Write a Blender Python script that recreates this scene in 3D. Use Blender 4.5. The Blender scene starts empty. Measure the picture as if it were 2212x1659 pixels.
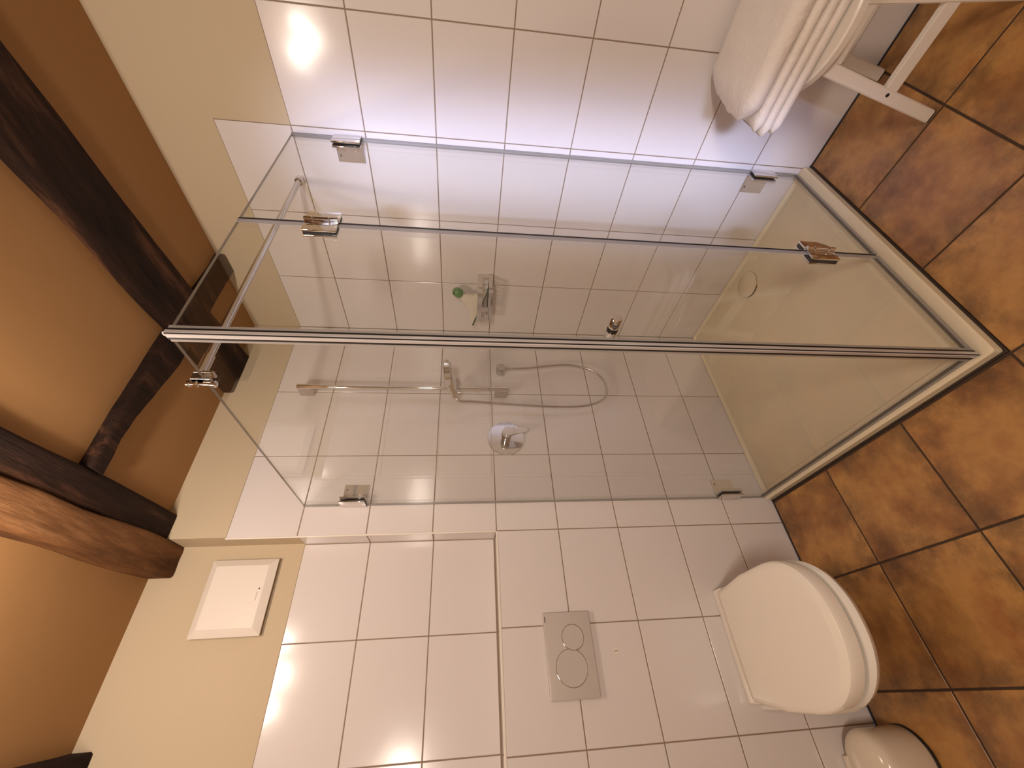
import bpy, bmesh, math, random
from mathutils import Vector, Matrix, noise
random.seed(7)
S = bpy.context.scene
COL = S.collection

# ---------------------------------------------------------------- camera
cam_d = bpy.data.cameras.new('camera')
cam = bpy.data.objects.new('camera', cam_d); COL.objects.link(cam)
cam.matrix_world = Matrix(((-0.06118, 0.79354, -0.60544, -1.62598),
                           (-0.10343, -0.60835, -0.78690, -1.64138),
                           (-0.99275, 0.01448, 0.11930, 1.38058),
                           (0, 0, 0, 1)))
cam_d.sensor_fit = 'HORIZONTAL'; cam_d.sensor_width = 36.0
cam_d.lens = 36.0 * 887.461 / 2212.0
cam_d.clip_start = 0.02
S.camera = cam

# ---------------------------------------------------------------- world, lights, exposure
w = bpy.data.worlds.new('world'); S.world = w; w.use_nodes = True
bg = w.node_tree.nodes['Background']
bg.inputs[0].default_value = (0.55, 0.68, 1.0, 1); bg.inputs[1].default_value = 0.35

def light(name, kind, loc, energy, color, **kw):
    d = bpy.data.lights.new(name, kind); d.energy = energy; d.color = color
    for k, v in kw.items(): setattr(d, k, v)
    o = bpy.data.objects.new(name, d); COL.objects.link(o); o.location = loc
    return o
WARM = (1.0, 0.85, 0.735)
for i, (x, y) in enumerate([(-1.60, -0.83), (-1.46, -0.94), (-1.32, -0.83)]):
    light('lamp_bulb', 'POINT', (x, y, 2.32), 7.0, WARM, shadow_soft_size=0.022)
def aim(o, p): o.rotation_euler = (Vector(p) - o.location).to_track_quat('-Z', 'Y').to_euler()
fill = light('fill_light', 'AREA', (-2.15, -2.75, 1.82), 25, WARM, shape='RECTANGLE', size=0.5, size_y=0.12)  # unseen soft fill, added to even out the warm light
aim(fill, (-0.5, -0.3, 1.1))
win = light('window_daylight', 'AREA', (-2.60, -2.04, 1.46), 2.7, (0.60, 0.67, 1.0), shape='RECTANGLE', size=0.16, size_y=1.9, spread=math.radians(13))
aim(win, (0.0, -0.90, 0.95))           # level beam from the tall narrow window in the left wall
S.view_settings.view_transform = 'Standard'; S.view_settings.look = 'None'
S.view_settings.exposure = 0.14; S.view_settings.gamma = 1.0
S.view_settings.use_curve_mapping = False

# ---------------------------------------------------------------- materials
def mat(name, color, rough=0.5, metal=0.0, **kw):
    m = bpy.data.materials.new(name); m.use_nodes = True
    b = m.node_tree.nodes['Principled BSDF']
    b.inputs['Base Color'].default_value = (*color, 1)
    b.inputs['Roughness'].default_value = rough
    b.inputs['Metallic'].default_value = metal
    for k, v in kw.items(): b.inputs[k].default_value = v
    return m
def nt(m): return m.node_tree.nodes, m.node_tree.links, m.node_tree.nodes['Principled BSDF']
def add_noise(m, scale, detail=2.0, rough=0.5, coord='Object', stretch=None, obj_random=False):
    N, L, B = nt(m)
    tc = N.new('ShaderNodeTexCoord'); src = tc.outputs[coord]
    if stretch:
        mp = N.new('ShaderNodeMapping'); mp.inputs['Scale'].default_value = stretch
        L.new(src, mp.inputs['Vector']); src = mp.outputs[0]
    if obj_random:
        oi = N.new('ShaderNodeObjectInfo'); mu = N.new('ShaderNodeMath'); mu.operation = 'MULTIPLY'; mu.inputs[1].default_value = 37.0
        L.new(oi.outputs['Random'], mu.inputs[0])
        va = N.new('ShaderNodeVectorMath'); va.operation = 'ADD'
        L.new(src, va.inputs[0]); L.new(mu.outputs[0], va.inputs[1]); src = va.outputs[0]
    n = N.new('ShaderNodeTexNoise'); n.inputs['Scale'].default_value = scale
    n.inputs['Detail'].default_value = detail; n.inputs['Roughness'].default_value = rough
    L.new(src, n.inputs['Vector'])
    return n
def bump(m, n, strength, dist=0.01):
    N, L, B = nt(m)
    b = N.new('ShaderNodeBump'); b.inputs['Strength'].default_value = strength; b.inputs['Distance'].default_value = dist
    L.new(n.outputs['Fac'], b.inputs['Height'])
    prev = B.inputs['Normal'].links
    if prev: L.new(prev[0].from_socket, b.inputs['Normal'])
    L.new(b.outputs[0], B.inputs['Normal'])
def ramp(m, n, stops, out=None):
    N, L, B = nt(m)
    r = N.new('ShaderNodeValToRGB'); e = r.color_ramp.elements
    while len(e) < len(stops): e.new(0.5)
    for i, (p, c) in enumerate(stops): e[i].position = p; e[i].color = (*c, 1)
    L.new(n.outputs['Fac'], r.inputs['Fac'])
    if out is None: L.new(r.outputs[0], B.inputs['Base Color'])
    return r

M = {}
M['tile'] = mat('glazed_white_tile', (0.725, 0.675, 0.65), 0.16)
bump(M['tile'], add_noise(M['tile'], 5.0, 1.0, 0.4, obj_random=True), 0.16, 0.006)
bump(M['tile'], add_noise(M['tile'], 16.0, 1.0, 0.4, obj_random=True), 0.05, 0.003)
M['grout'] = mat('wall_grout', (0.27, 0.20, 0.14), 0.85)
M['plaster'] = mat('cream_plaster', (0.555, 0.452, 0.308), 0.85)
bump(M['plaster'], add_noise(M['plaster'], 3.5, 3.0, 0.5), 0.35, 0.02)
M['ceiling'] = mat('ceiling_plaster_dim', (0.345, 0.180, 0.062), 0.9)  # same plaster as the walls, darkened and browned for the dim bounce light
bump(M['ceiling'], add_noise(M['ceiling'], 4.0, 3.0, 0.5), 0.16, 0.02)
M['white_trim'] = mat('white_trim', (0.80, 0.74, 0.66), 0.3)
M['tray'] = mat('tray_acrylic', (0.80, 0.70, 0.50), 0.17)
M['chrome'] = mat('chrome', (0.74, 0.72, 0.70), 0.06, 1.0)
M['satin'] = mat('satin_chrome', (0.60, 0.57, 0.54), 0.24, 1.0)
M['alu'] = mat('polished_aluminium', (0.86, 0.84, 0.84), 0.26, 1.0)
M['black'] = mat('black_rubber', (0.008, 0.007, 0.006), 0.5)
M['porcelain'] = mat('porcelain', (0.84, 0.80, 0.72), 0.10, **{'Coat Weight': 0.4})
M['lid'] = mat('white_plastic', (0.86, 0.80, 0.70), 0.17)
M['cover'] = mat('white_cover_plastic', (0.78, 0.71, 0.63), 0.4)
M['plate'] = mat('flush_plate_plastic', (0.55, 0.50, 0.46), 0.16)
M['green'] = mat('green_plastic', (0.07, 0.22, 0.045), 0.35)
M['green_rub'] = mat('green_rubber', (0.03, 0.09, 0.02), 0.5)
M['squeegee'] = mat('cream_plastic', (0.74, 0.68, 0.55), 0.3)
M['stool'] = mat('white_lacquer', (0.80, 0.74, 0.66), 0.3)
N_, L_, B_ = nt(M['stool'])
nn = add_noise(M['stool'], 30, 5, 0.7); ramp(M['stool'], nn, [(0.0, (0.80, 0.74, 0.66)), (0.70, (0.80, 0.74, 0.66)), (0.76, (0.50, 0.42, 0.34))])
M['towel'] = mat('white_terry', (0.80, 0.73, 0.66), 0.95, **{'Sheen Weight': 0.4})
bump(M['towel'], add_noise(M['towel'], 420, 2, 0.6), 0.5, 0.002)
bump(M['towel'], add_noise(M['towel'], 16, 4, 0.6), 0.5, 0.02)
M['skirt'] = mat('dark_sealant_gap_shade', (0.035, 0.022, 0.014), 0.7)  # real sealant joints, and the painted shade in narrow gaps
M['seal'] = mat('clear_seal', (0.55, 0.52, 0.50), 0.25, **{'Transmission Weight': 0.45, 'Alpha': 0.75})
M['bin'] = mat('bin_enamel', (0.76, 0.67, 0.54), 0.16)

# floor tile: mottled terracotta
m = mat('terracotta_tile', (0.4, 0.2, 0.08), 0.34); M['floor'] = m
N, L, B = nt(m)
n1 = add_noise(m, 5.0, 6, 0.62, obj_random=True)
r1 = ramp(m, n1, [(0.30, (0.19, 0.080, 0.028)), (0.44, (0.37, 0.170, 0.055)), (0.56, (0.52, 0.270, 0.085)), (0.70, (0.38, 0.155, 0.050))], out=1)
n2 = add_noise(m, 11.0, 8, 0.72, obj_random=True)
r2 = ramp(m, n2, [(0.40, (0, 0, 0)), (0.60, (1, 1, 1))], out=1)
tc = N.new('ShaderNodeTexCoord'); sx = N.new('ShaderNodeSeparateXYZ'); L.new(tc.outputs['Object'], sx.inputs[0])
def mth(op, a, b=None):
    q = N.new('ShaderNodeMath'); q.operation = op
    for i, v in enumerate((a, b)):
        if v is None: continue
        if isinstance(v, (int, float)): q.inputs[i].default_value = v
        else: L.new(v, q.inputs[i])
    return q.outputs[0]
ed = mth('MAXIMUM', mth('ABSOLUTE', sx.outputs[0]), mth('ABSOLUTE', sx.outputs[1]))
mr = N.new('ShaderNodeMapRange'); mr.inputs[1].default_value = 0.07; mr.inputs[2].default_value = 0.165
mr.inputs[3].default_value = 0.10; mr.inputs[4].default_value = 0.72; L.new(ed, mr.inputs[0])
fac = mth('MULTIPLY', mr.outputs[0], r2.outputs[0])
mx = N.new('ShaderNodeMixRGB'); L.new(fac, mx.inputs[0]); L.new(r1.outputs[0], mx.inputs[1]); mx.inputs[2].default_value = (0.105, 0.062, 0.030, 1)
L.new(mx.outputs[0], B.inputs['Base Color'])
bump(m, add_noise(m, 40, 5, 0.6, obj_random=True), 0.25, 0.003)
bump(m, add_noise(m, 7, 2, 0.5, obj_random=True), 0.25, 0.006)
M['floor_grout'] = mat('floor_grout', (0.060, 0.035, 0.020), 0.9)

def wood(name, c0, c1, c2, rough=0.8):
    m = mat(name, c1, rough, **{'Specular IOR Level': 0.2})
    n = add_noise(m, 6.0, 8, 0.65, stretch=(3.0, 0.5, 3.0))
    ramp(m, n, [(0.32, c0), (0.55, c1), (0.72, c2)])
    bump(m, add_noise(m, 14.0, 8, 0.7, stretch=(3.0, 0.35, 3.0)), 0.7, 0.02)
    return m
M['wood_dark'] = wood('dark_oak', (0.009, 0.004, 0.0025), (0.028, 0.012, 0.0065), (0.13, 0.055, 0.027))
M['wood_brown'] = wood('brown_oak', (0.075, 0.030, 0.010), (0.22, 0.098, 0.036), (0.36, 0.18, 0.075))

# clear panel glass: tinted see-through plus fresnel gloss
m = bpy.data.materials.new('clear_glass'); m.use_nodes = True; N = m.node_tree.nodes; L = m.node_tree.links; N.clear()
out = N.new('ShaderNodeOutputMaterial'); tr = N.new('ShaderNodeBsdfTransparent'); gl = N.new('ShaderNodeBsdfGlossy')
tr.inputs[0].default_value = (0.985, 0.990, 0.980, 1); gl.inputs['Roughness'].default_value = 0.0
ge = N.new('ShaderNodeNewGeometry'); ior = N.new('ShaderNodeMapRange')
ior.inputs[3].default_value = 1.5; ior.inputs[4].default_value = 1 / 1.5
L.new(ge.outputs['Backfacing'], ior.inputs[0])
fr = N.new('ShaderNodeFresnel'); L.new(ior.outputs[0], fr.inputs['IOR'])
ms = N.new('ShaderNodeMixShader'); L.new(fr.outputs[0], ms.inputs[0]); L.new(tr.outputs[0], ms.inputs[1]); L.new(gl.outputs[0], ms.inputs[2])
L.new(ms.outputs[0], out.inputs[0]); M['glass'] = m
M['glass_edge'] = mat('glass_edge', (0.34, 0.31, 0.26), 0.15)
M['pvc'] = mat('grey_clear_pvc', (0.56, 0.53, 0.52), 0.10, **{'Coat Weight': 0.6})

# ---------------------------------------------------------------- helpers
def link(name, me, m, parent=None, smooth=False):
    if smooth:
        for p in me.polygons: p.use_smooth = True
    for mm in (m if isinstance(m, (list, tuple)) else [m]):
        me.materials.append(M[mm] if isinstance(mm, str) else mm)
    o = bpy.data.objects.new(name, me); COL.objects.link(o)
    if parent: o.parent = parent
    return o
def thing(name, label, cat, loc=(0, 0, 0), rz=0, group=None):
    o = bpy.data.objects.new(name, None); o.empty_display_size = 0.05; COL.objects.link(o)
    o.location = loc; o.rotation_euler = (0, 0, rz)
    o['label'] = label; o['category'] = cat
    if group: o['group'] = group
    return o
def tag(o, label, cat, group=None):
    o['label'] = label; o['category'] = cat
    if group: o['group'] = group
    return o
def fin(bm, name):
    bmesh.ops.recalc_face_normals(bm, faces=bm.faces)
    me = bpy.data.meshes.new(name); bm.to_mesh(me); bm.free(); return me
def add_box(bm, a, b, bev=0.0, seg=2):
    x0, y0, z0 = a; x1, y1, z1 = b
    vs = [bm.verts.new(v) for v in ((x0,y0,z0),(x1,y0,z0),(x1,y1,z0),(x0,y1,z0),(x0,y0,z1),(x1,y0,z1),(x1,y1,z1),(x0,y1,z1))]
    fs = [bm.faces.new([vs[i] for i in f]) for f in ((0,1,2,3),(4,5,6,7),(0,1,5,4),(1,2,6,5),(2,3,7,6),(3,0,4,7))]
    if bev:
        es = set(e for f in fs for e in f.edges)
        bmesh.ops.bevel(bm, geom=list(es), offset=bev, segments=seg, affect='EDGES', profile=0.5)
def box(name, a, b, m, parent=None, bev=0.0, seg=2, smooth=False):
    a2 = tuple(min(p, q) for p, q in zip(a, b)); b2 = tuple(max(p, q) for p, q in zip(a, b))
    bm = bmesh.new(); add_box(bm, a2, b2, bev, seg)
    o = link(name, fin(bm, name), m, parent)
    if smooth: auto_smooth(o)
    return o
def auto_smooth(o, ang=40):
    me = o.data
    for p in me.polygons: p.use_smooth = True
    me.update()
    bm = bmesh.new(); bm.from_mesh(me)
    for e in bm.edges:
        if len(e.link_faces) == 2 and e.calc_face_angle(0) > math.radians(ang): e.smooth = False
    bm.to_mesh(me); bm.free()
def add_cyl(bm, p0, p1, r0, r1=None, seg=28, cap=True, bev=0.0):
    r1 = r0 if r1 is None else r1
    p0 = Vector(p0); p1 = Vector(p1); d = (p1 - p0); Ln = d.length; d.normalize()
    prof = [(0, r0), (Ln, r1)]
    if bev: prof = [(0, r0 - bev), (bev, r0), (Ln - bev, r1), (Ln, r1 - bev)]
    add_lathe(bm, p0, d, prof, seg, cap)
def add_lathe(bm, p0, d, prof, seg=32, cap=True):
    p0 = Vector(p0); d = Vector(d).normalized()
    u = d.orthogonal().normalized(); v = d.cross(u)
    rings = []
    for t, r in prof:
        rings.append([bm.verts.new(p0 + d * t + (u * math.cos(2*math.pi*i/seg) + v * math.sin(2*math.pi*i/seg)) * max(r, 1e-5)) for i in range(seg)])
    for a, b in zip(rings, rings[1:]):
        for i in range(seg):
            bm.faces.new((a[i], a[(i+1) % seg], b[(i+1) % seg], b[i]))
    if cap:
        bm.faces.new(rings[0]); bm.faces.new(rings[-1])
def cyl(name, p0, p1, r, m, parent=None, r1=None, seg=28, bev=0.0):
    bm = bmesh.new(); add_cyl(bm, p0, p1, r, r1, seg, True, bev)
    o = link(name, fin(bm, name), m, parent); auto_smooth(o); return o
def lathe(name, p0, d, prof, m, parent=None, seg=40):
    bm = bmesh.new(); add_lathe(bm, p0, d, prof, seg)
    o = link(name, fin(bm, name), m, parent); auto_smooth(o); return o
def tube(name, pts, r, m, parent=None, seg=12, sub=8, rib=0.0):
    P = [Vector(p) for p in pts]; path = []
    for i in range(len(P) - 1):                       # catmull-rom
        a = P[max(i-1, 0)]; b = P[i]; c = P[i+1]; d = P[min(i+2, len(P)-1)]
        for k in range(sub):
            t = k / sub
            path.append(0.5 * ((2*b) + (c-a)*t + (2*a-5*b+4*c-d)*t*t + (3*b-a-3*c+d)*t**3))
    path.append(P[-1])
    bm = bmesh.new(); rings = []; u = None
    for i, p in enumerate(path):
        t = (path[min(i+1, len(path)-1)] - path[max(i-1, 0)]).normalized()
        u = t.orthogonal().normalized() if u is None else (u - t * u.dot(t)).normalized()
        v = t.cross(u); rr = r * (1 + (rib if i % 2 else -rib))
        rings.append([bm.verts.new(p + (u*math.cos(2*math.pi*k/seg) + v*math.sin(2*math.pi*k/seg)) * rr) for k in range(seg)])
    for a, b in zip(rings, rings[1:]):
        for i in range(seg): bm.faces.new((a[i], a[(i+1)%seg], b[(i+1)%seg], b[i]))
    bm.faces.new(rings[0]); bm.faces.new(rings[-1])
    return link(name, fin(bm, name), m, parent, smooth=True)
def prism(name, poly, axis, a, b, m, parent=None, bev=0.0, seg=2):
    """poly: 2-D points in the two other axes (in xyz order), extruded along axis from a to b"""
    bm = bmesh.new()
    def P(q, t):
        q = list(q); q.insert(axis, t); return q
    lo = [bm.verts.new(P(q, a)) for q in poly]; hi = [bm.verts.new(P(q, b)) for q in poly]
    bm.faces.new(lo); bm.faces.new(hi); n = len(poly)
    for i in range(n): bm.faces.new((lo[i], lo[(i+1)%n], hi[(i+1)%n], hi[i]))
    if bev: bmesh.ops.bevel(bm, geom=bm.edges[:], offset=bev, segments=seg, affect='EDGES')
    o = link(name, fin(bm, name), m, parent); auto_smooth(o); return o
def struct(o): o['kind'] = 'structure'; return o

# ---------------------------------------------------------------- room shell
H0 = 0.2383; RH = 0.25; JT = 0.0036
rows = [0.0] + [H0 + k * RH for k in range(9)]        # 0 .. 2.238
colA = [-(0.0932 + k * 0.3349) for k in range(7)]     # wall with the toilet
colB = [-(0.3288 + k * 0.3280) for k in range(6)]     # wall with the basket
XE = colA[3]                                          # recess edge  -1.098
ZL = rows[5]                                          # ledge height 1.238
RD = 0.10                                             # recess depth
XL, YB = -2.62, -3.25                                 # far sides of the room
CZ, CZ2 = 2.466, 2.505

bm = bmesh.new()
add_box(bm, (XE+0.0035, 0.003, 0), (0.0, 0.25, 2.60))
add_box(bm, (XL, 0.003, 0), (XE+0.0035, 0.25, ZL - 0.003))
add_box(bm, (XL, RD + 0.003, ZL - 0.003), (XE+0.0035, 0.25, 2.60))
wallA = struct(link('wall_left', fin(bm, 'wall_left'), 'plaster'))
bm = bmesh.new(); add_box(bm, (0.003, YB, 0), (0.25, 0.25, 2.60))
wallB = struct(link('wall_right', fin(bm, 'wall_right'), 'plaster'))

bm = bmesh.new(); add_box(bm, (XL, YB-0.2, 0), (0.25, YB, 2.6))
struct(link('wall_back', fin(bm, 'wall_back'), 'plaster'))
wy0, wy1, wz0, wz1 = -2.20, -1.88, 0.62, 2.42
bm = bmesh.new()
for a, b in (((XL-0.2, YB, 0), (XL, wy0, 2.6)), ((XL-0.2, wy1, 0), (XL, 0.25, 2.6)), ((XL-0.2, wy0, 0), (XL, wy1, wz0)), ((XL-0.2, wy0, wz1), (XL, wy1, 2.6))):
    add_box(bm, a, b)
struct(link('wall_far_left', fin(bm, 'wall_far_left'), 'plaster'))
bm = bmesh.new()
for a, b in (((XL-0.12, wy0, wz0), (XL-0.06, wy0+0.04, wz1)), ((XL-0.12, wy1-0.04, wz0), (XL-0.06, wy1, wz1)), ((XL-0.12, wy0, wz0), (XL-0.06, wy1, wz0+0.04)), ((XL-0.12, wy0, wz1-0.04), (XL-0.06, wy1, wz1))):
    add_box(bm, a, b)
struct(link('window_1', fin(bm, 'window_1'), 'white_trim'))

# ceiling (plaster bays between the timbers)
bm = bmesh.new()
add_box(bm, (-1.15, YB, CZ), (0.003, 0.003, 2.60))
add_box(bm, (XL, YB, CZ2), (-1.15, RD + 0.003, 2.60))
ceil = struct(link('ceiling', fin(bm, 'ceiling'), 'ceiling'))

# floor
bm = bmesh.new(); add_box(bm, (XL, YB, -0.12), (0.003, 0.003, -0.0022))
floor = struct(link('floor', fin(bm, 'floor'), 'floor_grout'))

# ---- tiles
cache = {}
def tile_mesh(kind, sx, sy, m, th=0.006, bev=0.0011):
    key = (kind, round(sx, 4), round(sy, 4))
    if key not in cache:
        bm = bmesh.new()
        hx, hy = sx/2, sy/2
        lo = [bm.verts.new((x, y, -th)) for x, y in ((-hx,-hy),(hx,-hy),(hx,hy),(-hx,hy))]
        mi = [bm.verts.new((x, y, -bev)) for x, y in ((-hx,-hy),(hx,-hy),(hx,hy),(-hx,hy))]
        tp = [bm.verts.new((x, y, 0)) for x, y in ((-hx+bev,-hy+bev),(hx-bev,-hy+bev),(hx-bev,hy-bev),(-hx+bev,hy-bev))]
        bm.faces.new(lo)
        for a, b in ((lo, mi), (mi, tp)):
            for i in range(4): bm.faces.new((a[i], a[(i+1)%4], b[(i+1)%4], b[i]))
        bm.faces.new(tp)
        me = fin(bm, kind); me.materials.append(M[m]); cache[key] = me
    return cache[key]
def put_tile(name, parent, c, sx, sy, rot, m, jit=0.0004):
    o = bpy.data.objects.new(name, tile_mesh(name, sx, sy, m)); COL.objects.link(o); o.parent = parent
    o.matrix_local = Matrix.Translation(c) @ rot @ Matrix.Rotation(random.uniform(-jit, jit)*3, 4, 'X') @ Matrix.Rotation(random.uniform(-jit, jit)*3, 4, 'Y')
    return o
RA = Matrix(((1,0,0,0),(0,0,-1,0),(0,1,0,0),(0,0,0,1)))     # local z -> -y
RB = Matrix(((0,0,-1,0),(-1,0,0,0),(0,1,0,0),(0,0,0,1)))    # local z -> -x
def gridA(x0, x1, z0, z1, y, parent=wallA):
    put_tile('wall_tile', parent, (0.5*(x0+x1), y, 0.5*(z0+z1)), x1-x0-JT, z1-z0-JT, RA, 'tile')
xs = [0.0] + colA
for i in range(len(xs) - 1):
    for k in range(9):
        if xs[i] <= XE + 1e-4 and k >= 5: continue
        gridA(xs[i+1], xs[i], rows[k], rows[k+1], 0.0)
for i in range(4, len(xs) - 1):
    for k in range(5, 8):
        z0 = rows[k] + (0.004 if k == 5 else 0)
        gridA(xs[i+1], xs[i], z0, rows[k+1], RD)
for i in range(4, len(xs) - 1):                             # ledge
    put_tile('ledge_tile', wallA, (0.5*(xs[i]+xs[i+1]), (RD-0.004)/2 + 0.004, ZL), 0.3349-JT, RD-0.010, Matrix.Identity(4), 'tile')
for k in range(5, 8):                                       # reveal, faces -x
    put_tile('reveal_tile', wallA, (XE, RD/2+0.003, 0.5*(rows[k]+rows[k+1])), RD-0.010, RH-JT, RB, 'tile')
ys = [0.0] + colB
for i in range(len(ys) - 1):
    for k in range(9):
        if k == 8 and i >= 3: continue
        put_tile('wall_tile', wallB, (0.0, 0.5*(ys[i]+ys[i+1]), 0.5*(rows[k]+rows[k+1])), abs(ys[i+1]-ys[i])-JT, rows[k+1]-rows[k]-JT, RB, 'tile')
# grout beds
def groutbed(parts, parent):
    bm = bmesh.new()
    for a, b in parts: add_box(bm, a, b)
    return link('grout', fin(bm, 'grout'), 'grout', parent)
G = 0.0014
groutbed([((XE, G, 0), (0, 0.0045, rows[9])), ((colA[-1], G, 0), (XE, 0.0045, ZL-0.001)), ((colA[-1], RD+G, ZL), (XE, RD+0.0045, rows[8])),
          ((colA[-1], 0.002, ZL-0.004), (XE, RD+0.003, ZL-G)), ((XE+0.0016, 0.0032, ZL), (XE+0.0045, RD+0.003, rows[8]))], wallA)
wallA_gr = None
groutbed([((G, colB[2], 0), (0.0045, 0, rows[9])), ((G, colB[-1], 0), (0.0045, colB[2], rows[8]))], wallB)
# tile edge trims
t = struct(box('trim_1', (XE-0.0045, -0.0016, ZL+0.003), (XE+0.0015, 0.006, rows[9]), 'white_trim', None, 0.0015))
t = struct(box('trim_2', (colA[-1], -0.0016, ZL-0.0045), (XE-0.001, 0.0075, ZL+0.0035), 'white_trim', None, 0.0015))

# floor tiles
fx = [-0.004, -0.332, -0.670, -1.0085, -1.347, -1.6845, -2.022, -2.36]
fy = [-0.004, -0.3315, -0.6665, -0.9985, -1.3245, -1.659, -1.994, -2.329]
FJ = 0.0062
for i in range(len(fx)-1):
    for j in range(len(fy)-1):
        if fx[i+1] > -1.05 and fy[j+1] > -1.0: continue
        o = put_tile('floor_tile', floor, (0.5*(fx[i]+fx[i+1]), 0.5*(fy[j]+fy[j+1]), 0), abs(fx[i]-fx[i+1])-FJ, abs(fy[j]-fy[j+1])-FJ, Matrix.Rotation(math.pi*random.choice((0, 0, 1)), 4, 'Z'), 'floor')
# rest of the floor behind the camera is one plain part
box('floor_border', (XL, YB, -0.02), (0.0, fy[-1]-0.004, -0.0005), 'floor', floor)
box('floor_border', (XL, fy[-1], -0.02), (fx[-1]-0.004, 0.0, -0.0005), 'floor', floor)
# dark joint along the walls
box('floor_joint', (colA[-1], -0.0045, -0.003), (-1.0, 0.0, 0.0008), 'skirt', floor)
box('floor_joint', (-0.0045, YB+0.01, -0.003), (0.0, -1.0, 0.0008), 'skirt', floor)

# ---------------------------------------------------------------- ceiling timbers
def beam(name, label, stations, zb, ztop, m, seed, sag=0.0):
    """stations: (s, left, right) along s; axis 'y' beams give x edges, axis 'x' beams give y edges"""
    axis, st = stations
    bm = bmesh.new(); rings = []; rnd = random.Random(seed)
    n = 46
    for i in range(n + 1):
        s = st[0][0] + (st[-1][0] - st[0][0]) * i / n
        for a, b in zip(st, st[1:]):
            if min(a[0], b[0]) - 1e-6 <= s <= max(a[0], b[0]) + 1e-6:
                t = (s - a[0]) / (b[0] - a[0]); l = a[1] + (b[1]-a[1])*t; r = a[2] + (b[2]-a[2])*t; break
        e1 = noise.noise(Vector((s*4, seed, 0)))*0.007 + noise.noise(Vector((s*17, seed, 2)))*0.0025
        e2 = noise.noise(Vector((s*4, seed, 5)))*0.007 + noise.noise(Vector((s*17, seed, 7)))*0.0025
        ez = noise.noise(Vector((s*5, seed, 9)))*0.003
        l += e1; r += e2; c = 0.006
        sg = 1 if r > l else -1
        prof = [(l, ztop), (l, zb+c+ez), (l+c*sg, zb+ez)]
        for q in range(1, 5): prof.append((l + (r-l)*q/5, zb + ez + noise.noise(Vector((s*6, q*1.3, seed)))*0.003))
        prof += [(r-c*sg, zb+ez), (r, zb+c+ez), (r, ztop)]
        rings.append([bm.verts.new((a, s, z) if axis == 'y' else (s, a, z)) for a, z in prof])
    for a, b in zip(rings, rings[1:]):
        k = len(a)
        for i in range(k): bm.faces.new((a[i], a[(i+1)%k], b[(i+1)%k], b[i]))
    bm.faces.new(rings[0]); bm.faces.new(rings[-1])
    o = link(name, fin(bm, name), m); auto_smooth(o, 50)
    return tag(o, label, 'beam')
beam('ceiling_beam', 'dark timber beam reaching the wall above the shower rail, nearest the corner', ('y', [(-3.2, -0.78, -0.60), (-1.3, -0.568, -0.380), (-0.455, -0.486, -0.289), (0.001, -0.437, -0.212)]), 2.425, 2.50, 'wood_dark', 3)
beam('ceiling_beam', 'short dark crosspiece timber running from the right wall to the double beam', ('x', [(-0.005, -0.438, -0.340), (-0.57, -0.458, -0.350), (-0.70, -0.458, -0.372), (-0.83, -0.456, -0.397), (-0.92, -0.452, -0.404), (-1.03, -0.452, -0.396)]), 2.427, 2.50, 'wood_dark', 8)
dbl = thing('ceiling_beam', 'wide double timber above the wall recess edge, dark half and brown half', 'beam', (0, 0, 0))
o1 = beam('x', '', ('y', [(-3.2, -1.42, -1.30), (-0.70, -1.152, -1.052), (-0.245, -1.118, -1.016), (0.001, -1.095, -1.004)]), 2.436, 2.52, 'wood_dark', 12)
o2 = beam('x', '', ('y', [(-3.2, -1.62, -1.419), (-0.60, -1.240, -1.146), (0.02, -1.212, -1.095), (RD, -1.205, -1.092)]), 2.425, 2.54, 'wood_brown', 21)
for o, nm, lb in ((o1, 'timber', 'dark timber half'), (o2, 'timber', 'lighter brown timber half')):
    o.name = nm; o.parent = dbl; del o['category']; o['label'] = lb
beam('ceiling_beam', 'dark timber at the far left end of the ceiling over the recessed wall', ('y', [(-3.2, -2.2, -2.02), (-0.1, -1.90, -1.690), (RD, -1.88, -1.680)]), 2.445, 2.54, 'wood_dark', 33)

for o in bpy.data.objects:
    if o.get('category') == 'beam': o['group'] = 'timber beams on the ceiling'

# ---------------------------------------------------------------- shower tray
tray = thing('shower_tray', 'flat square ivory shower tray in the tiled corner', 'shower tray', (-0.5, -0.5, 0))
def local(o, p): o.matrix_parent_inverse = p.matrix_basis.inverted(); return o
bm = bmesh.new()
def loop(x0, x1, y0, y1, z, r, n=5):
    pts = []
    for cx, cy, a0 in ((x1-r, y1-r, 0), (x0+r, y1-r, 90), (x0+r, y0+r, 180), (x1-r, y0+r, 270)):
        for k in range(n+1):
            a = math.radians(a0 + 90*k/n); pts.append(bm.verts.new((cx+r*math.cos(a), cy+r*math.sin(a), z)))
    return pts
L0 = loop(-0.998, -0.0015, -0.9945, -0.0015, 0.0, 0.010)
L1 = loop(-0.998, -0.0015, -0.9945, -0.0015, 0.028, 0.010)
L2 = loop(-0.993, -0.003, -0.9895, -0.003, 0.033, 0.010)
L3 = loop(-0.952, -0.006, -0.9485, -0.006, 0.033, 0.012)
L4 = loop(-0.946, -0.012, -0.9425, -0.012, 0.0215, 0.016)
L5 = loop(-0.52, -0.46, -0.52, -0.46, 0.0165, 0.016)
bm.faces.new(L0)
for a, b in ((L0,L1),(L1,L2),(L2,L3),(L3,L4),(L4,L5)):
    k = len(a)
    for i in range(k): bm.faces.new((a[i], a[(i+1)%k], b[(i+1)%k], b[i]))
bm.faces.new(L5)
o = link('basin', fin(bm, 'basin'), 'tray', tray); auto_smooth(o, 30); local(o, tray)
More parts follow.
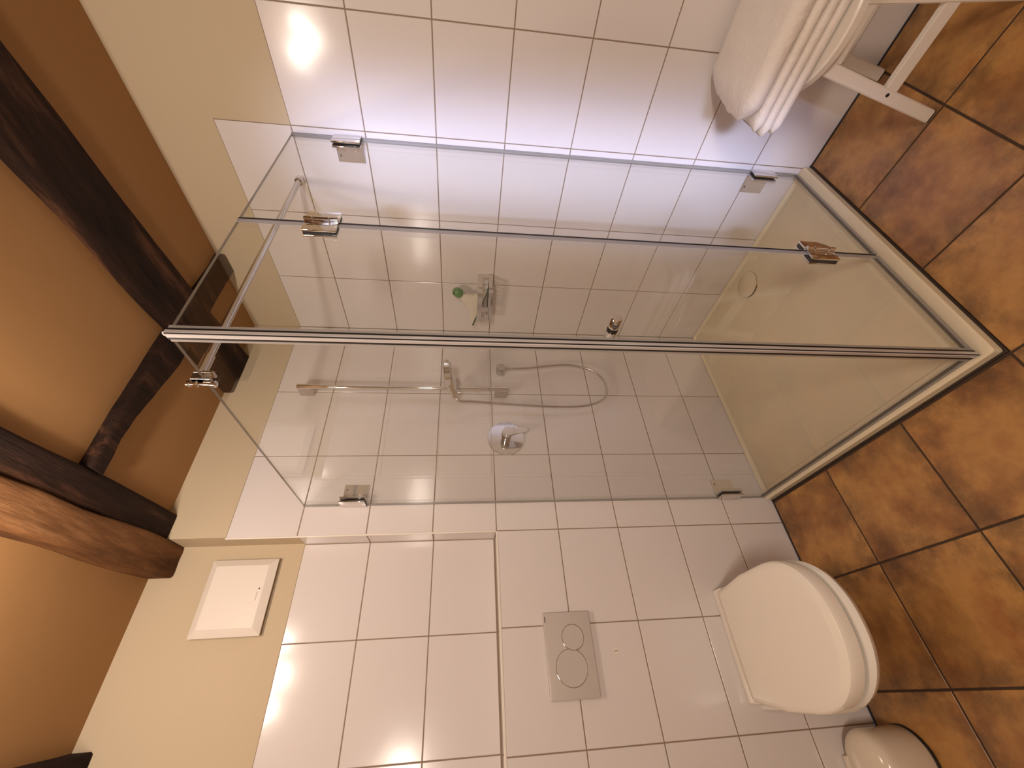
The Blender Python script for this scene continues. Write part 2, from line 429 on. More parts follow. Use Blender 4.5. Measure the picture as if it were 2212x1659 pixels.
o = lathe('drain_cover', (-0.118, -0.492, 0.0185), (0, 0, 1), [(0, 0.054), (0.006, 0.054), (0.0062, 0.060), (0.012, 0.060), (0.0145, 0.057), (0.0148, 0.0)], 'tray', tray, 48); local(o, tray); o['label'] = 'round drain cover'
o = lathe('drain_ring', (-0.118, -0.492, 0.0180), (0, 0, 1), [(0, 0.0615), (0.0018, 0.0615), (0.0018, 0.050)], 'skirt', tray, 48); local(o, tray)
bm = bmesh.new(); add_box(bm, (-1.004, -1.0005, -0.002), (-0.998, 0, 0.004)); add_box(bm, (-0.998, -1.0005, -0.002), (-0.0, -0.9945, 0.004))
o = link('sealant', fin(bm, 'sealant'), 'skirt', tray); local(o, tray)

# ---------------------------------------------------------------- glass enclosure
GPX, GPY, GT = 0.980, 0.958, 0.004          # plane offset, half thickness
ZB, ZT = 0.045, 1.990
def glass(name, a, b, parent):
    bm = bmesh.new(); add_box(bm, a, b)
    me = fin(bm, name)
    d = [b[i]-a[i] for i in range(3)]; ax = d.index(min(d))
    o = link(name, me, ['glass', 'glass_edge'], parent)
    for p in me.polygons: p.material_index = 0 if abs(p.normal[ax]) > 0.9 else 1
    return o
def leafpair(name, parent, u0, u1, z0, z1, plane, axis, th=0.006, out=-1):
    """chrome leaves on both faces of the glass; axis 0: glass normal x, axis 1: normal y"""
    bm = bmesh.new()
    for s in (-1, 1):
        q0 = plane + s*(GT+0.0016); q1 = plane + s*(GT+0.0016+th); lo, hi = min(q0,q1), max(q0,q1)
        if axis == 1: add_box(bm, (u0, lo, z0), (u1, hi, z1), 0.0012)
        else: add_box(bm, (lo, u0, z0), (hi, u1, z1), 0.0012)
    o = link(name, fin(bm, name), 'chrome', parent); auto_smooth(o)
    bm = bmesh.new()
    for s in (-1, 1):
        q0 = plane + s*GT; q1 = plane + s*(GT+0.0018); lo, hi = min(q0,q1), max(q0,q1)
        if axis == 1: add_box(bm, (u0+0.002, lo, z0+0.002), (u1-0.002, hi, z1-0.002))
        else: add_box(bm, (lo, u0+0.002, z0+0.002), (hi, u1-0.002, z1-0.002))
    link('gasket', fin(bm, 'gasket'), 'black', o)
    return o
def wall_clamp(parent, plane, axis, z0, z1):
    """angle clamp: leaf on the glass and plate on the wall"""
    L = 0.056
    o = leafpair('wall_clamp', parent, -L, -0.002, z0, z1, -plane, axis)
    s0 = plane - GT - 0.010
    if axis == 1: box('clamp_plate', (-0.0065, -s0, z0), (-0.0005, -s0+0.068, z1), 'chrome', o, 0.0012)
    else: box('clamp_plate', (-s0, -0.0065, z0), (-s0+0.068, -0.0005, z1), 'chrome', o, 0.0012)
    if axis == 1: cyl('clamp_screw', (-0.0066, -s0+0.045, z1-0.012), (-0.0074, -s0+0.045, z1-0.012), 0.004, 'black', o, seg=14)
    else: cyl('clamp_screw', (-s0+0.045, -0.0066, z1-0.012), (-s0+0.045, -0.0074, z1-0.012), 0.004, 'black', o, seg=14)
    return o
def profile(parent, axis, u0, z0, z1):
    """ridged magnetic closing profile on the glass edge with a clear lip; u0 = outer corner"""
    gp = GPY if axis == 1 else GPX
    outer = [(0.0, 0.0060), (0.0006, 0.0105), (0.0024, 0.0122), (0.0044, 0.0120), (0.0058, 0.0102), (0.0085, 0.0092), (0.0125, 0.0092), (0.0130, 0.0060)]
    sec = [(u0 + t, -gp - h) for t, h in outer] + [(u0 + 0.0130, -gp + 0.0075), (u0 + 0.0118, -gp + 0.0075), (u0 + 0.0020, -gp - 0.0040)]
    bm = bmesh.new()
    def P(u, v, z): return (u, v, z) if axis == 1 else (v, u, z)
    lo = [bm.verts.new(P(u, v, z0)) for u, v in sec]
    hi = [bm.verts.new(P(u, v, z1)) for u, v in sec]
    bm.faces.new(lo); bm.faces.new(hi)
    for i in range(len(sec)):
        j = (i+1) % len(sec); bm.faces.new((lo[i], lo[j], hi[j], hi[i]))
    o = link('magnetic_profile', fin(bm, 'magnetic_profile'), 'pvc', parent); auto_smooth(o, 28)
    bm = bmesh.new(); g0, g1 = u0 + 0.0130, u0 + 0.0182
    for s in (-1, 1):
        v0, v1 = sorted((-gp + s*GT, -gp + s*(GT+0.0014)))
        w0, w1 = u0 + 0.0182, u0 + 0.0290
        if axis == 1: add_box(bm, (w0, v0, z0), (w1, v1, z1))
        else: add_box(bm, (v0, w0, z0), (v1, w1, z1))
    o2 = link('clear_lip', fin(bm, 'clear_lip'), 'seal', o)
    if axis == 1: o3 = box('dark_groove', (g0, -gp-0.0090, z0), (g1, -gp-0.0042, z1), 'black', o)
    else: o3 = box('dark_groove', (-gp-0.0090, g0, z0), (-gp-0.0042, g1, z1), 'black', o)
    return o

fp = thing('glass_panel', 'narrow fixed glass panel clamped to the right wall, carrying the door', 'glass panel', (0, 0, 0))
glass('pane', (-0.543, -GPY-GT, ZB), (-0.003, -GPY+GT, ZT), fp)
wall_clamp(fp, GPY, 1, 1.752, 1.848); wall_clamp(fp, GPY, 1, 0.150, 0.246)
box('wall_seal', (-0.010, -GPY-0.0062, ZB), (-0.0005, -GPY-GT, ZT), 'seal', fp)
box('wall_seal', (-0.010, -GPY+GT, ZB), (-0.0005, -GPY+0.0062, ZT), 'seal', fp)
box('bottom_seal', (-0.543, -GPY-0.006, 0.0345), (-0.003, -GPY+0.006, ZB), 'seal', fp)

door = thing('shower_door', 'frameless glass shower door with chrome hinges and round chrome knob', 'shower door', (-0.548, -GPY, 0))
def D(o): return local(o, door)
D(glass('pane', (-0.984, -GPY-GT, ZB+0.004), (-0.553, -GPY+GT, ZT), door))
D(box('hinge_seal', (-0.5525, -GPY-0.006, ZB), (-0.5475, -GPY+0.006, ZT), 'black', door))
D(box('hinge_strip', (-0.5685, -GPY-GT-0.0012, ZB), (-0.5527, -GPY-GT, ZT), 'seal', door))
for z0, z1 in ((1.728, 1.818), (0.205, 0.300)):
    h = thing('hinge', '', '', (0, 0, 0)); del h['label']; del h['category']; h.parent = door; h.empty_display_size = 0.02
    D(h)
    bm = bmesh.new()
    for s in (-1, 1):
        for u0, u1 in ((-0.596, -0.5555), (-0.5445, -0.504)):
            q0 = -GPY + s*(GT+0.0016); q1 = -GPY + s*(GT+0.0076); add_box(bm, (u0, min(q0,q1), z0), (u1, max(q0,q1), z1), 0.0012)
    o = link('hinge_leaf', fin(bm, 'hinge_leaf'), 'chrome', h); auto_smooth(o)
    bm = bmesh.new()
    for u0, u1 in ((-0.594, -0.5557), (-0.5443, -0.506)): add_box(bm, (u0, -GPY-GT-0.0017, z0+0.002), (u1, -GPY+GT+0.0017, z1-0.002))
    link('gasket', fin(bm, 'gasket'), 'black', h)
    bm = bmesh.new(); dz = (z1-z0)
    for a, b in ((0.0, 0.24), (0.265, 0.735), (0.76, 1.0)): add_cyl(bm, (-0.550, -GPY-0.0165, z0+a*dz), (-0.550, -GPY-0.0165, z0+b*dz), 0.0072, seg=20, bev=0.001)
    add_box(bm, (-0.558, -GPY-0.013, z0), (-0.542, -GPY-0.006, z1))
    o = link('hinge_barrel', fin(bm, 'hinge_barrel'), 'chrome', h); auto_smooth(o)
pr = profile(door, 1, -0.9905, ZB-0.006, ZT+0.004)
for q in [pr]: D(q)
kn = D(thing('door_knob', 'x', 'x')); del kn['label']; del kn['category']; kn.parent = door; kn.empty_display_size = 0.02; D(kn)
kx, kz = -0.925, 1.018
lathe('knob_cap', (kx, -GPY-GT-0.0022, kz), (0, -1, 0), [(0, 0.0128), (0.0008, 0.0140), (0.029, 0.0140), (0.031, 0.0125), (0.0312, 0)], 'chrome', kn)
lathe('knob_cap', (kx, -GPY+GT+0.0022, kz), (0, 1, 0), [(0, 0.0128), (0.0008, 0.0140), (0.029, 0.0140), (0.031, 0.0125), (0.0312, 0)], 'chrome', kn)
cyl('knob_washer', (kx, -GPY-GT-0.0022, kz), (kx, -GPY+GT+0.0022, kz), 0.0137, 'black', kn)
D(box('drip_strip', (-0.975, -GPY-0.0065, 0.036), (-0.553, -GPY+0.0065, ZB+0.004), 'seal', door, 0.001))

sp = thing('glass_panel', 'wide fixed glass side panel beside the toilet, clamped to the left wall', 'glass panel', (0, 0, 0))
glass('pane', (-GPX-GT, -0.950, ZB), (-GPX+GT, -0.003, ZT), sp)
wall_clamp(sp, GPX, 0, 1.752, 1.848); wall_clamp(sp, GPX, 0, 0.165, 0.262)
profile(sp, 0, -0.9675, ZB-0.006, ZT+0.002)
box('wall_seal', (-GPX-0.0058, -0.008, ZB), (-GPX-GT, -0.0005, ZT), 'seal', sp)
box('bottom_seal', (-GPX-0.006, -0.945, 0.0345), (-GPX+0.006, -0.003, ZB), 'seal', sp)
# corner gasket between the two profiles, part of the side panel
box('magnet_strip', (-0.9912, -0.9695, ZB-0.006), (-0.9880, -0.9677, ZT), 'black', sp)

bar = thing('support_bar', 'round chrome stabiliser bar from the right wall to the glass top', 'support bar', (0, -0.797, 2.008))
def Bq(o): return local(o, bar)
by, bz = -0.797, 2.010
Bq(cyl('rod', (-0.018, by, bz), (-0.905, by, bz), 0.0098, 'satin', bar))
Bq(lathe('wall_flange', (-0.0005, by, bz), (-1, 0, 0), [(0, 0.0155), (0.022, 0.0155), (0.024, 0.0140), (0.024, 0.0104), (0.030, 0.0104)], 'chrome', bar))
Bq(cyl('rod_socket', (-0.900, by, bz), (-0.957, by, bz), 0.0125, 'satin', bar, bev=0.002))
Bq(box('glass_fork', (-0.957, by-0.011, bz-0.034), (-0.9635, by+0.011, bz+0.011), 'satin', bar, 0.002))
Bq(box('glass_fork', (-0.9765, by-0.011, bz-0.034), (-0.983, by+0.011, bz+0.011), 'satin', bar, 0.002))
Bq(box('glass_fork', (-0.983, by-0.010, bz+0.001-0.018+0.001), (-0.957, by+0.010, bz+0.011), 'satin', bar, 0.001))
Bq(cyl('fork_pin', (-0.983, by, bz-0.002), (-0.997, by, bz-0.002), 0.0065, 'chrome', bar, bev=0.001))
Bq(cyl('fork_screw', (-0.990, by, bz+0.014), (-0.990, by, bz-0.040), 0.0050, 'chrome', bar, bev=0.001))
Bq(lathe('screw_knob', (-0.990, by, bz-0.038), (0, 0, -1), [(0, 0.005), (0.001, 0.0085), (0.007, 0.0085), (0.010, 0.005), (0.0102, 0)], 'chrome', bar))
Bq(lathe('screw_knob', (-0.990, by, bz+0.012), (0, 0, 1), [(0, 0.005), (0.001, 0.0075), (0.006, 0.0075), (0.008, 0.004), (0.0082, 0)], 'chrome', bar))

# ---------------------------------------------------------------- shower fittings on the left wall
rx, ry = -0.440, -0.058
rail = thing('shower_rail', 'vertical chrome slide rail on the tiled wall in the shower', 'shower rail', (rx, 0, 1.15))
def Rl(o): return local(o, rail)
Rl(cyl('rod', (rx, ry, 1.168), (rx, ry, 2.125), 0.0105, 'chrome', rail))
for z0, z1 in ((1.163, 1.226), (2.066, 2.130)):
    o = Rl(cyl('rail_sleeve', (rx, ry, z0), (rx, ry, z1), 0.0125, 'chrome', rail, bev=0.001))
    Rl(box('wall_bracket', (rx-0.011, ry+0.004, z0+0.001), (rx+0.011, -0.0005, z1-0.001), 'satin', rail, 0.0015))
Rl(cyl('slider', (rx+0.050, ry-0.002, 1.413), (rx-0.034, ry-0.012, 1.413), 0.0165, 'satin', rail, bev=0.002))
Rl(cyl('slider_socket', (rx-0.034, ry-0.013, 1.388), (rx-0.034, ry-0.013, 1.432), 0.0135, 'satin', rail, bev=0.001))

head = Vector((-0.452, -0.190, 1.452)); bot = Vector((-0.522, -0.095, 1.414))
hs = thing('hand_shower', 'round chrome hand shower resting in the rail slider', 'hand shower', tuple(bot))
def Hs(o): return local(o, hs)
ax = Vector((0.10, -0.02, -1)).normalized()
Hs(lathe('shower_head', head - ax*0.018, ax, [(0, 0.0), (0.0005, 0.036), (0.004, 0.054), (0.009, 0.060), (0.030, 0.060), (0.033, 0.056), (0.0332, 0)], 'chrome', hs, 48))
Hs(lathe('spray_face', head + ax*0.0135, ax, [(0, 0.050), (0.003, 0.050), (0.004, 0.046), (0.0042, 0)], 'satin', hs, 40))
bm = bmesh.new()
u = ax.orthogonal().normalized(); v = ax.cross(u)
for R_, n_ in ((0.010, 6), (0.021, 12), (0.033, 18), (0.044, 26)):
    for i in range(n_):
        a = 2*math.pi*i/n_; p = head + ax*0.0170 + (u*math.cos(a)+v*math.sin(a))*R_
        add_cyl(bm, p, p+ax*0.003, 0.0015, 0.001, 6)
o = link('nozzles', fin(bm, 'nozzles'), 'black', hs); o['kind'] = 'stuff'; Hs(o)
hd = (bot - head).normalized()
Hs(lathe('shower_handle', head + hd*0.030 - ax*0.004, bot - (head + hd*0.030 - ax*0.004), [(0, 0.0205), (0.03, 0.0175), (0.060, 0.0150), ((bot-head).length-0.03, 0.0125), ((bot-head).length-0.028, 0.0)], 'chrome', hs, 24))

hose = tag(tube('shower_hose', [bot, (-0.533, -0.085, 1.390), (-0.522, -0.070, 1.355), (-0.514, -0.052, 1.28), (-0.516, -0.044, 1.18), (-0.522, -0.040, 1.05), (-0.526, -0.038, 0.935), (-0.524, -0.038, 0.82), (-0.505, -0.038, 0.735), (-0.470, -0.038, 0.678), (-0.416, -0.038, 0.655), (-0.350, -0.038, 0.664), (-0.300, -0.038, 0.704), (-0.272, -0.038, 0.768), (-0.262, -0.039, 0.85), (-0.272, -0.040, 0.94), (-0.288, -0.042, 1.03), (-0.296, -0.043, 1.10), (-0.296, -0.043, 1.150)], 0.0058, 'satin', sub=22, rib=0.07), 'long grey metal shower hose hanging in a loop from the hand shower', 'shower hose')

wo = thing('wall_outlet', 'small round chrome hose outlet on the tiled wall', 'wall outlet', (-0.290, 0, 1.188))
local(lathe('outlet_body', (-0.292, -0.0005, 1.188), (0, -1, 0), [(0, 0.0235), (0.046, 0.0235), (0.049, 0.0215), (0.0492, 0)], 'satin', wo), wo)
local(lathe('outlet_nozzle', (-0.2945, -0.041, 1.1655), (-0.02, 0, -1), [(0, 0.0100), (0.003, 0.0100), (0.004, 0.0078), (0.006, 0.0078), (0.007, 0.0105), (0.018, 0.0100), (0.022, 0.0075)], 'chrome', wo), wo)

mx_ = thing('shower_mixer', 'chrome lever mixer on a round wall plate in the shower', 'shower mixer', (-0.682, 0, 1.178))
mc = Vector((-0.682, -0.0005, 1.180))
local(lathe('wall_plate', mc, (0, -1, 0), [(0, 0.0845), (0.006, 0.0845), (0.0085, 0.0825), (0.0088, 0.0)], 'chrome', mx_, 64), mx_)
local(lathe('mixer_body', mc + Vector((0, -0.008, 0)), (0, -1, 0), [(0, 0.0225), (0.010, 0.0225), (0.0105, 0.0200), (0.016, 0.0200), (0.0165, 0.0225), (0.024, 0.0225), (0.0245, 0.0205), (0.028, 0.0205), (0.0285, 0.0235), (0.052, 0.0235), (0.058, 0.0205), (0.0582, 0)], 'chrome', mx_, 40), mx_)
bm = bmesh.new()
P2 = []
for i in range(13): a = math.pi*i/12; P2.append((0.0235*math.cos(a), 0.020*math.sin(a)))
for i in range(9): a = math.pi + math.pi*i/8; P2.append((0.0115*math.cos(a), -0.078 + 0.013*math.sin(a)))
lo = [bm.verts.new((mc.x + x, -0.064 - 0.014*(max(0, -z)/0.1), mc.z + z)) for x, z in P2]
hi = [bm.verts.new((mc.x + x, -0.0705 - 0.014*(max(0, -z)/0.1), mc.z + z)) for x, z in P2]
bm.faces.new(lo); bm.faces.new(hi)
for i in range(len(lo)): j = (i+1) % len(lo); bm.faces.new((lo[i], lo[j], hi[j], hi[i]))
o = link('mixer_lever', fin(bm, 'mixer_lever'), 'chrome', mx_); auto_smooth(o); local(o, mx_)

# ---------------------------------------------------------------- basket + squeegee on the right wall
bk = thing('shower_basket', 'rectangular chrome wire shower basket with slotted sides on the right wall', 'basket', (0, -0.28, 1.24))
def Bk(o): return local(o, bk)
bx, b0, b1, bz0, bz1 = -0.100, -0.393, -0.182, 1.243, 1.316
def sheet(name, axis, q, us, zs, holes, th=0.0025):
    bm = bmesh.new()
    for i in range(len(us)-1):
        for k in range(len(zs)-1):
            if (i, k) in holes: continue
            if axis == 0: add_box(bm, (q, us[i], zs[k]), (q+th, us[i+1], zs[k+1]))
            else: add_box(bm, (us[i], q, zs[k]), (us[i+1], q+th, zs[k+1]))
    bmesh.ops.remove_doubles(bm, verts=bm.verts, dist=1e-5)
    o = link(name, fin(bm, name), 'chrome', bk); return Bk(o)
zs = [bz0, 1.264, 1.293, bz1]
sheet('front_band', 0, bx, [b0, -0.272, -0.242, -0.205, b1], zs, {(0, 1), (2, 1)})
sheet('side_band', 1, b0, [bx+0.0025, -0.030, -0.0005], zs, {(0, 1)})
sheet('side_band', 1, b1-0.0025, [bx+0.0025, -0.085, -0.015, -0.0005], zs, {(1, 1)})
for i in range(9):
    y = b0 + 0.012 + i*(b1-b0-0.024)/8
    Bk(box('floor_slat', (bx+0.002, y-0.0065, bz0), (-0.001, y+0.0065, bz0+0.002), 'chrome', bk))
Bk(box('back_band', (-0.0025, b0, bz0), (-0.0005, b1, 1.262), 'chrome', bk))

sq = thing('squeegee', 'cream window squeegee with green ball grip and green blade standing in basket', 'squeegee', (-0.055, -0.23, 1.25))
def Sq(o): return local(o, sq)
bodyp = [(-0.298, 1.412), (-0.325, 1.394), (-0.308, 1.372), (-0.304, 1.340), (-0.312, 1.312), (-0.334, 1.275), (-0.340, 1.266), (-0.226, 1.297), (-0.116, 1.330), (-0.118, 1.342), (-0.160, 1.346), (-0.209, 1.351), (-0.235, 1.358), (-0.252, 1.368), (-0.275, 1.386)]
Sq(prism('squeegee_body', bodyp, 0, -0.061, -0.049, 'squeegee', sq, bev=0.003))
bl = [(-0.346, 1.262), (-0.342, 1.268), (-0.113, 1.336), (-0.110, 1.329)]
Sq(prism('squeegee_blade', bl, 0, -0.066, -0.044, 'green_rub', sq))
gd = Vector((0, -0.45, 0.89)).normalized()
Sq(lathe('squeegee_grip', Vector((-0.055, -0.306, 1.393)), Vector((0, -0.62, 0.80)), [(-0.004, 0.010), (0.001, 0.018), (0.010, 0.0235), (0.024, 0.0245), (0.038, 0.020), (0.046, 0.012), (0.049, 0)], 'green', sq, 24))
Sq(cyl('grip_hole', (-0.0785, -0.331, 1.430), (-0.0755, -0.330, 1.429), 0.004, 'black', sq, seg=12))

# ---------------------------------------------------------------- flush plate, plug, cover
px0, px1, pz0, pz1 = -1.645, -1.396, 0.922, 1.088
fl = thing('flush_plate', 'rectangular light grey dual flush plate with two round buttons', 'flush plate', (-1.52, 0, 1.0))
def F(o): return local(o, fl)
F(box('plate', (px0, -0.0160, pz0), (px1, -0.0005, pz1), 'plate', fl, 0.003, 3, smooth=True))
def ring(cx, cz, r, y): return lathe('button_ring', (cx, y, cz), (0, -1, 0), [(0, r+0.0012), (0.0009, r+0.0012), (0.0012, r+0.0004), (0.0012, r-0.0006), (0.0002, r-0.0008)], 'chrome', fl, 56)
c1 = (-1.4735, 0.991, 0.038); c2 = (-1.560, 1.007, 0.053)
for cx, cz, r in (c2, c1):
    b = F(lathe('flush_button', (cx, -0.0158, cz), (0, -1, 0), [(0, r), (0.0009 if r > .05 else 0.0014, r), (0.0010 if r > .05 else 0.0016, 0)], 'plate', fl, 56))
    F(ring(cx, cz, r, -0.0159 if r > .05 else -0.0164))
F(box('emboss_mark', (-1.4265, -0.0164, 1.0815), (-1.4085, -0.0159, 1.0840), 'black', fl))
o = lathe('wall_plug', (-1.520, 0.0004, 0.840), (0, -1, 0), [(0, 0.0088), (0.0008, 0.0088), (0.0012, 0.006), (0.0006, 0.004), (0.0006, 0)], 'cover', None, 24)
tag(o, 'tiny round plug in the tile under the flush plate', 'wall plug')
box('plug_slot', (-1.5212, -0.0012, 0.834), (-1.5188, -0.0001, 0.846), 'grout', o)

vc = thing('vent_cover', 'square white ventilation cover with sloped edges high on the wall above the toilet', 'vent cover', (-1.276, RD, 2.18))
def V(o): return local(o, vc)
vx0, vx1, vz0, vz1 = -1.405, -1.153, 2.062, 2.292
bm = bmesh.new()
def rect(i, y): return [bm.verts.new((x, y, z)) for x, z in ((vx0+i, vz0+i), (vx1-i, vz0+i), (vx1-i, vz1-i), (vx0+i, vz1-i))]
y0 = RD + 0.0028
rs = [rect(0.004, y0-0.015), rect(0.0, y0-0.016), rect(0.0, y0-0.019), rect(0.001, y0-0.020), rect(0.024, y0-0.034), rect(0.026, y0-0.0345)]
bm.faces.new(rs[0]); bm.faces.new(rs[-1])
for a, b in zip(rs, rs[1:]):
    for i in range(4): bm.faces.new((a[i], a[(i+1)%4], b[(i+1)%4], b[i]))
V(link('cover_shell', fin(bm, 'cover_shell'), 'cover', vc))
V(box('back_frame', (vx0+0.006, y0-0.0155, vz0+0.014), (vx1-0.014, y0, vz1-0.006), 'skirt', vc))  # base box coloured dark so the gap behind the cover looks shaded
V(cyl('latch_hole', (-1.258, y0-0.0344, 2.098), (-1.258, y0-0.0352, 2.098), 0.0028, 'black', vc, seg=16))
V(box('emboss_mark', (-1.297, y0-0.0349, 2.1005), (-1.268, y0-0.0344, 2.1035), 'plate', vc))

# ---------------------------------------------------------------- toilet
TX = -1.525
wc = thing('toilet', 'white wall-hung toilet with closed lid below the flush plate', 'toilet', (TX, 0, 0))
def W(o): return local(o, wc)
def outline(hw, y0, y1, n=40, k=2.35, yb=-0.26):
    """D-shape: straight sides from y0, superellipse nose to y1"""
    pts = []
    for i in range(n+1):
        a = math.pi*i/n
        c, s = math.cos(a), math.sin(a)
        x = hw * math.copysign(abs(c)**(2/k), c); y = yb - (yb-y1) * abs(s)**(2/k)
        pts.append((TX + x, y))
    back = 0.86 if y0 < -0.03 else 1.0
    pts += [(TX - hw*(0.985), (yb+y0)/2 - 0.02), (TX - hw*back, y0 - 0.006), (TX - hw*(back-0.04), y0), (TX + hw*(back-0.04), y0), (TX + hw*back, y0 - 0.006), (TX + hw*0.985, (yb+y0)/2 - 0.02)]
    return pts
def stack(name, levels, m, cap0=True, cap1=True):
    bm = bmesh.new(); rings = []
    for z, hw, ya, yb_, *k in levels:
        rings.append([bm.verts.new((x, y, z)) for x, y in outline(hw, ya, yb_, k=(k[0] if k else 2.35), yb=(k[1] if len(k) > 1 else -0.26))])
    for a, b in zip(rings, rings[1:]):
        for i in range(len(a)): bm.faces.new((a[i], a[(i+1)%len(a)], b[(i+1)%len(a)], b[i]))
    if cap0: bm.faces.new(rings[0])
    if cap1: bm.faces.new(rings[-1])
    o = link(name, fin(bm, name), m, wc); auto_smooth(o, 38); return W(o)
stack('toilet_bowl', [(0.095, 0.085, -0.002, -0.20, 2.2, -0.10), (0.11, 0.105, -0.002, -0.245, 2.2, -0.12), (0.16, 0.130, -0.002, -0.320, 2.2, -0.17), (0.22, 0.152, -0.002, -0.395, 2.2, -0.23), (0.28, 0.168, -0.002, -0.458, 2.2, -0.28), (0.33, 0.180, -0.002, -0.515, 2.2, -0.31), (0.358, 0.187, -0.002, -0.548, 2.2, -0.33), (0.374, 0.188, -0.002, -0.556, 2.2, -0.34), (0.383, 0.184, -0.002, -0.551, 2.2, -0.34), (0.386, 0.174, -0.002, -0.538, 2.2, -0.34)], 'porcelain')
stack('gap_shade', [(0.386, 0.179, -0.07, -0.532, 2.2, -0.34), (0.3945, 0.179, -0.07, -0.532, 2.2, -0.34)], 'skirt')  # dark slab standing in for the shade in the slit under the lid
stack('toilet_lid', [(0.3940, 0.183, -0.062, -0.536, 2.2, -0.34), (0.3965, 0.188, -0.058, -0.543, 2.2, -0.34), (0.424, 0.189, -0.056, -0.545, 2.2, -0.34), (0.434, 0.1865, -0.058, -0.541, 2.2, -0.34), (0.4385, 0.181, -0.063, -0.532, 2.2, -0.34), (0.4405, 0.168, -0.078, -0.512, 2.2, -0.33)], 'lid')
W(box('hinge_cover', (TX-0.168, -0.062, 0.390), (TX+0.176, -0.0015, 0.4225), 'lid', wc, 0.006, 3, smooth=True))

# ---------------------------------------------------------------- small bin
BX, BY = -1.852, -0.088
bn = thing('waste_bin', 'small round white bin with domed lid and black base ring', 'bin', (BX, BY, 0))
def Bn(o): return local(o, bn)
Bn(lathe('base_ring', (BX, BY, 0.0005), (0, 0, 1), [(0, 0.083), (0.002, 0.0865), (0.010, 0.0865), (0.012, 0.084)], 'black', bn, 64))
Bn(lathe('bin_body', (BX, BY, 0.0095), (0, 0, 1), [(0, 0.0835), (0.001, 0.0842), (0.1195, 0.0842)], 'bin', bn, 64))
Bn(lathe('bin_lid', (BX, BY, 0.129), (0, 0, 1), [(0, 0.0842), (0.014, 0.0838), (0.024, 0.080), (0.034, 0.071), (0.041, 0.056), (0.045, 0.036), (0.0465, 0.015), (0.0467, 0)], 'bin', bn, 64))
Bn(box('lid_hinge', (BX-0.020, BY+0.060, 0.135), (BX+0.016, BY+0.084, 0.168), 'bin', bn, 0.004, 3, smooth=True))

# ---------------------------------------------------------------- stool and towel
SX, SY, SZ = -0.195, -1.455, 0.455
st = thing('stool', 'round white stool with square legs and a cross rail, under the towels', 'stool', (SX, SY, 0))
def Sg(o): return local(o, st)
Sg(lathe('seat', (SX, SY, SZ-0.028), (0, 0, 1), [(0, 0.170), (0.004, 0.177), (0.022, 0.179), (0.027, 0.175), (0.028, 0)], 'stool', st, 72))
def leg(x, yf, yt, zt=0.427, w=0.034, t=0.022):
    bm = bmesh.new()
    r = []
    for z, y in ((0.004, yf), (zt, yt)):
        r.append([bm.verts.new((x+a, y+b, z)) for a, b in ((-t/2,-w/2),(t/2,-w/2),(t/2,w/2),(-t/2,w/2))])
    bm.faces.new(r[0]); bm.faces.new(r[1])
    for i in range(4): bm.faces.new((r[0][i], r[0][(i+1)%4], r[1][(i+1)%4], r[1][i]))
    bmesh.ops.bevel(bm, geom=bm.edges[:], offset=0.0025, segments=2, affect='EDGES')
    o = link('leg', fin(bm, 'leg'), 'stool', st); auto_smooth(o); Sg(o)
    f = box('foot_pad', (x-t/2+0.002, yf-w/2+0.003, 0), (x+t/2-0.002, yf+w/2-0.003, 0.0055), 'skirt', o)
leg(-0.318, -1.290, -1.376); leg(-0.318, -1.566, -1.518)
leg(-0.042, -1.315, -1.395); leg(-0.042, -1.566, -1.518)
for x in (-0.318, -0.052):
    Sg(box('stretcher', (x-0.009, -1.535, 0.166), (x+0.009, -1.338, 0.204), 'stool', st, 0.002))
    Sg(box('apron', (x-0.009, -1.515, 0.380), (x+0.009, -1.385, 0.426), 'stool', st, 0.002))
Sg(cyl('bolt', (-0.3295, -1.331, 0.190), (-0.3275, -1.331, 0.190), 0.0052, 'black', st, seg=16))

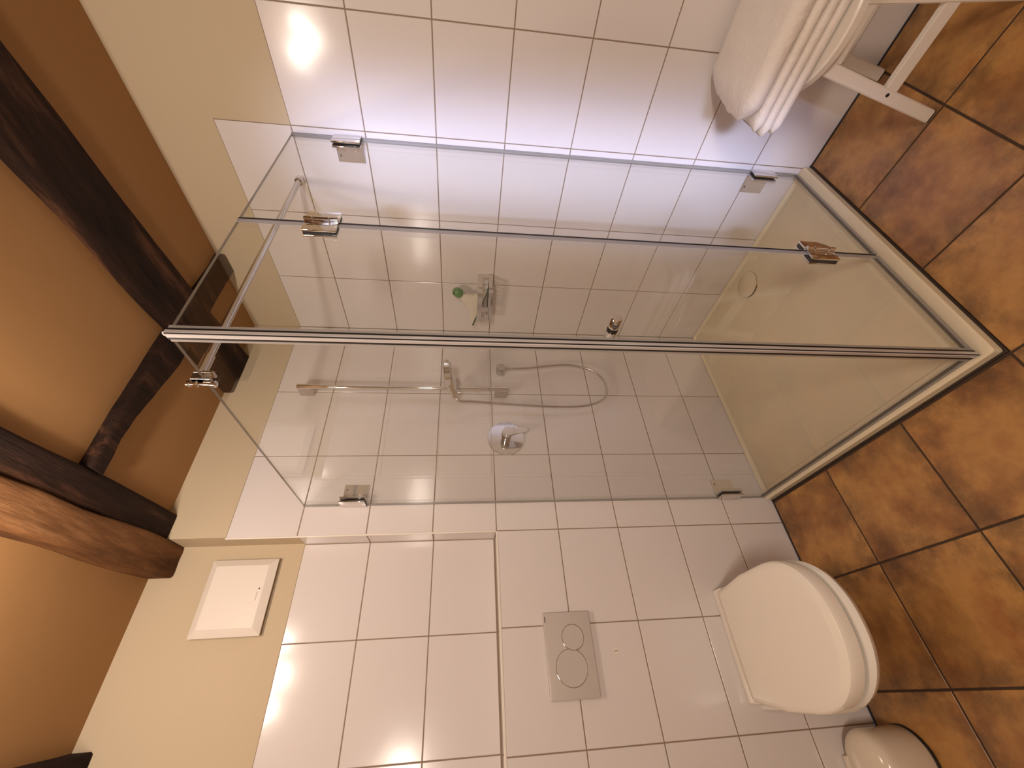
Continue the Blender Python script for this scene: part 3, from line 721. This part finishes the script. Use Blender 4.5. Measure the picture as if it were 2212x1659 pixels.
# folded towel: rounded layers laid over each other, one mesh
def towel():
    y0, y1 = -1.212, -1.66
    xb, xf = -0.030, -0.345
    layers = [(0.4565, 0.489), (0.487, 0.520), (0.518, 0.551), (0.549, 0.604)]
    bm = bmesh.new()
    for li, (z0, z1) in enumerate(layers):
        R = (z1-z0)/2; zc = (z0+z1)/2
        prof = []
        for i in range(13):
            a = -math.pi/2 + math.pi*i/12
            prof.append((xf + R - R*1.15*math.cos(a) - 0.004*li, zc + R*math.sin(a)))
        nx = 9
        for i in range(1, nx): prof.append((xf + R + (xb-0.008-xf-R)*i/nx, z1))
        for i in range(7):
            a = math.pi/2 - math.pi*i/6
            prof.append((xb - 0.008 + 0.010*math.cos(a), zc + R*math.sin(a)))
        for i in range(nx-1, 0, -1): prof.append((xf + R + (xb-0.008-xf-R)*i/nx, z0))
        rings = []; ny = 60
        ye = y0 + (0.0, -0.010, 0.006, 0.012)[li] * -1
        for j in range(ny+1):
            t = j/ny; y = ye + (y1-ye)*t
            e = 1.0
            K = 9 if li == 3 else 4
            if j < K: e = math.sin(math.pi/2*(j+0.9)/(K+0.9))
            ring = []
            for (x, z) in prof:
                zz = zc + (z-zc)*(0.10+0.90*e)
                xx = x + (1-e)*((xf+xb)/2 - x)*(0.42 if li == 3 else 0.12)
                yy = y + 0.016*noise.noise(Vector((x*9, li*3.1, 0)))*max(0, 1-j/12)
                d = noise.noise(Vector((x*7, y*6, li*5)))*0.004 + noise.noise(Vector((x*22, y*14, li*5)))*0.0015
                # the pile slopes a little towards the wall
                slope = (x - xf)/(xb - xf) * -0.020 * li/3 + (0.002 if li == 0 else 0)
                if li == 0: d *= 0.3
                ring.append(bm.verts.new((xx - d*0.8, yy, zz + d + slope)))
            rings.append(ring)
        for a, b in zip(rings, rings[1:]):
            k = len(a)
            for i in range(k): bm.faces.new((a[i], a[(i+1)%k], b[(i+1)%k], b[i]))
        bm.faces.new(rings[0]); bm.faces.new(rings[-1])
    o = link('folded_towel', fin(bm, 'folded_towel'), 'towel', None, smooth=True)
    return tag(o, 'thick white terry towel folded in layers on the stool', 'towel')
towel()

for o in bpy.data.objects:
    if o.get('category') == 'glass panel': o['group'] = 'fixed glass panels of the shower'
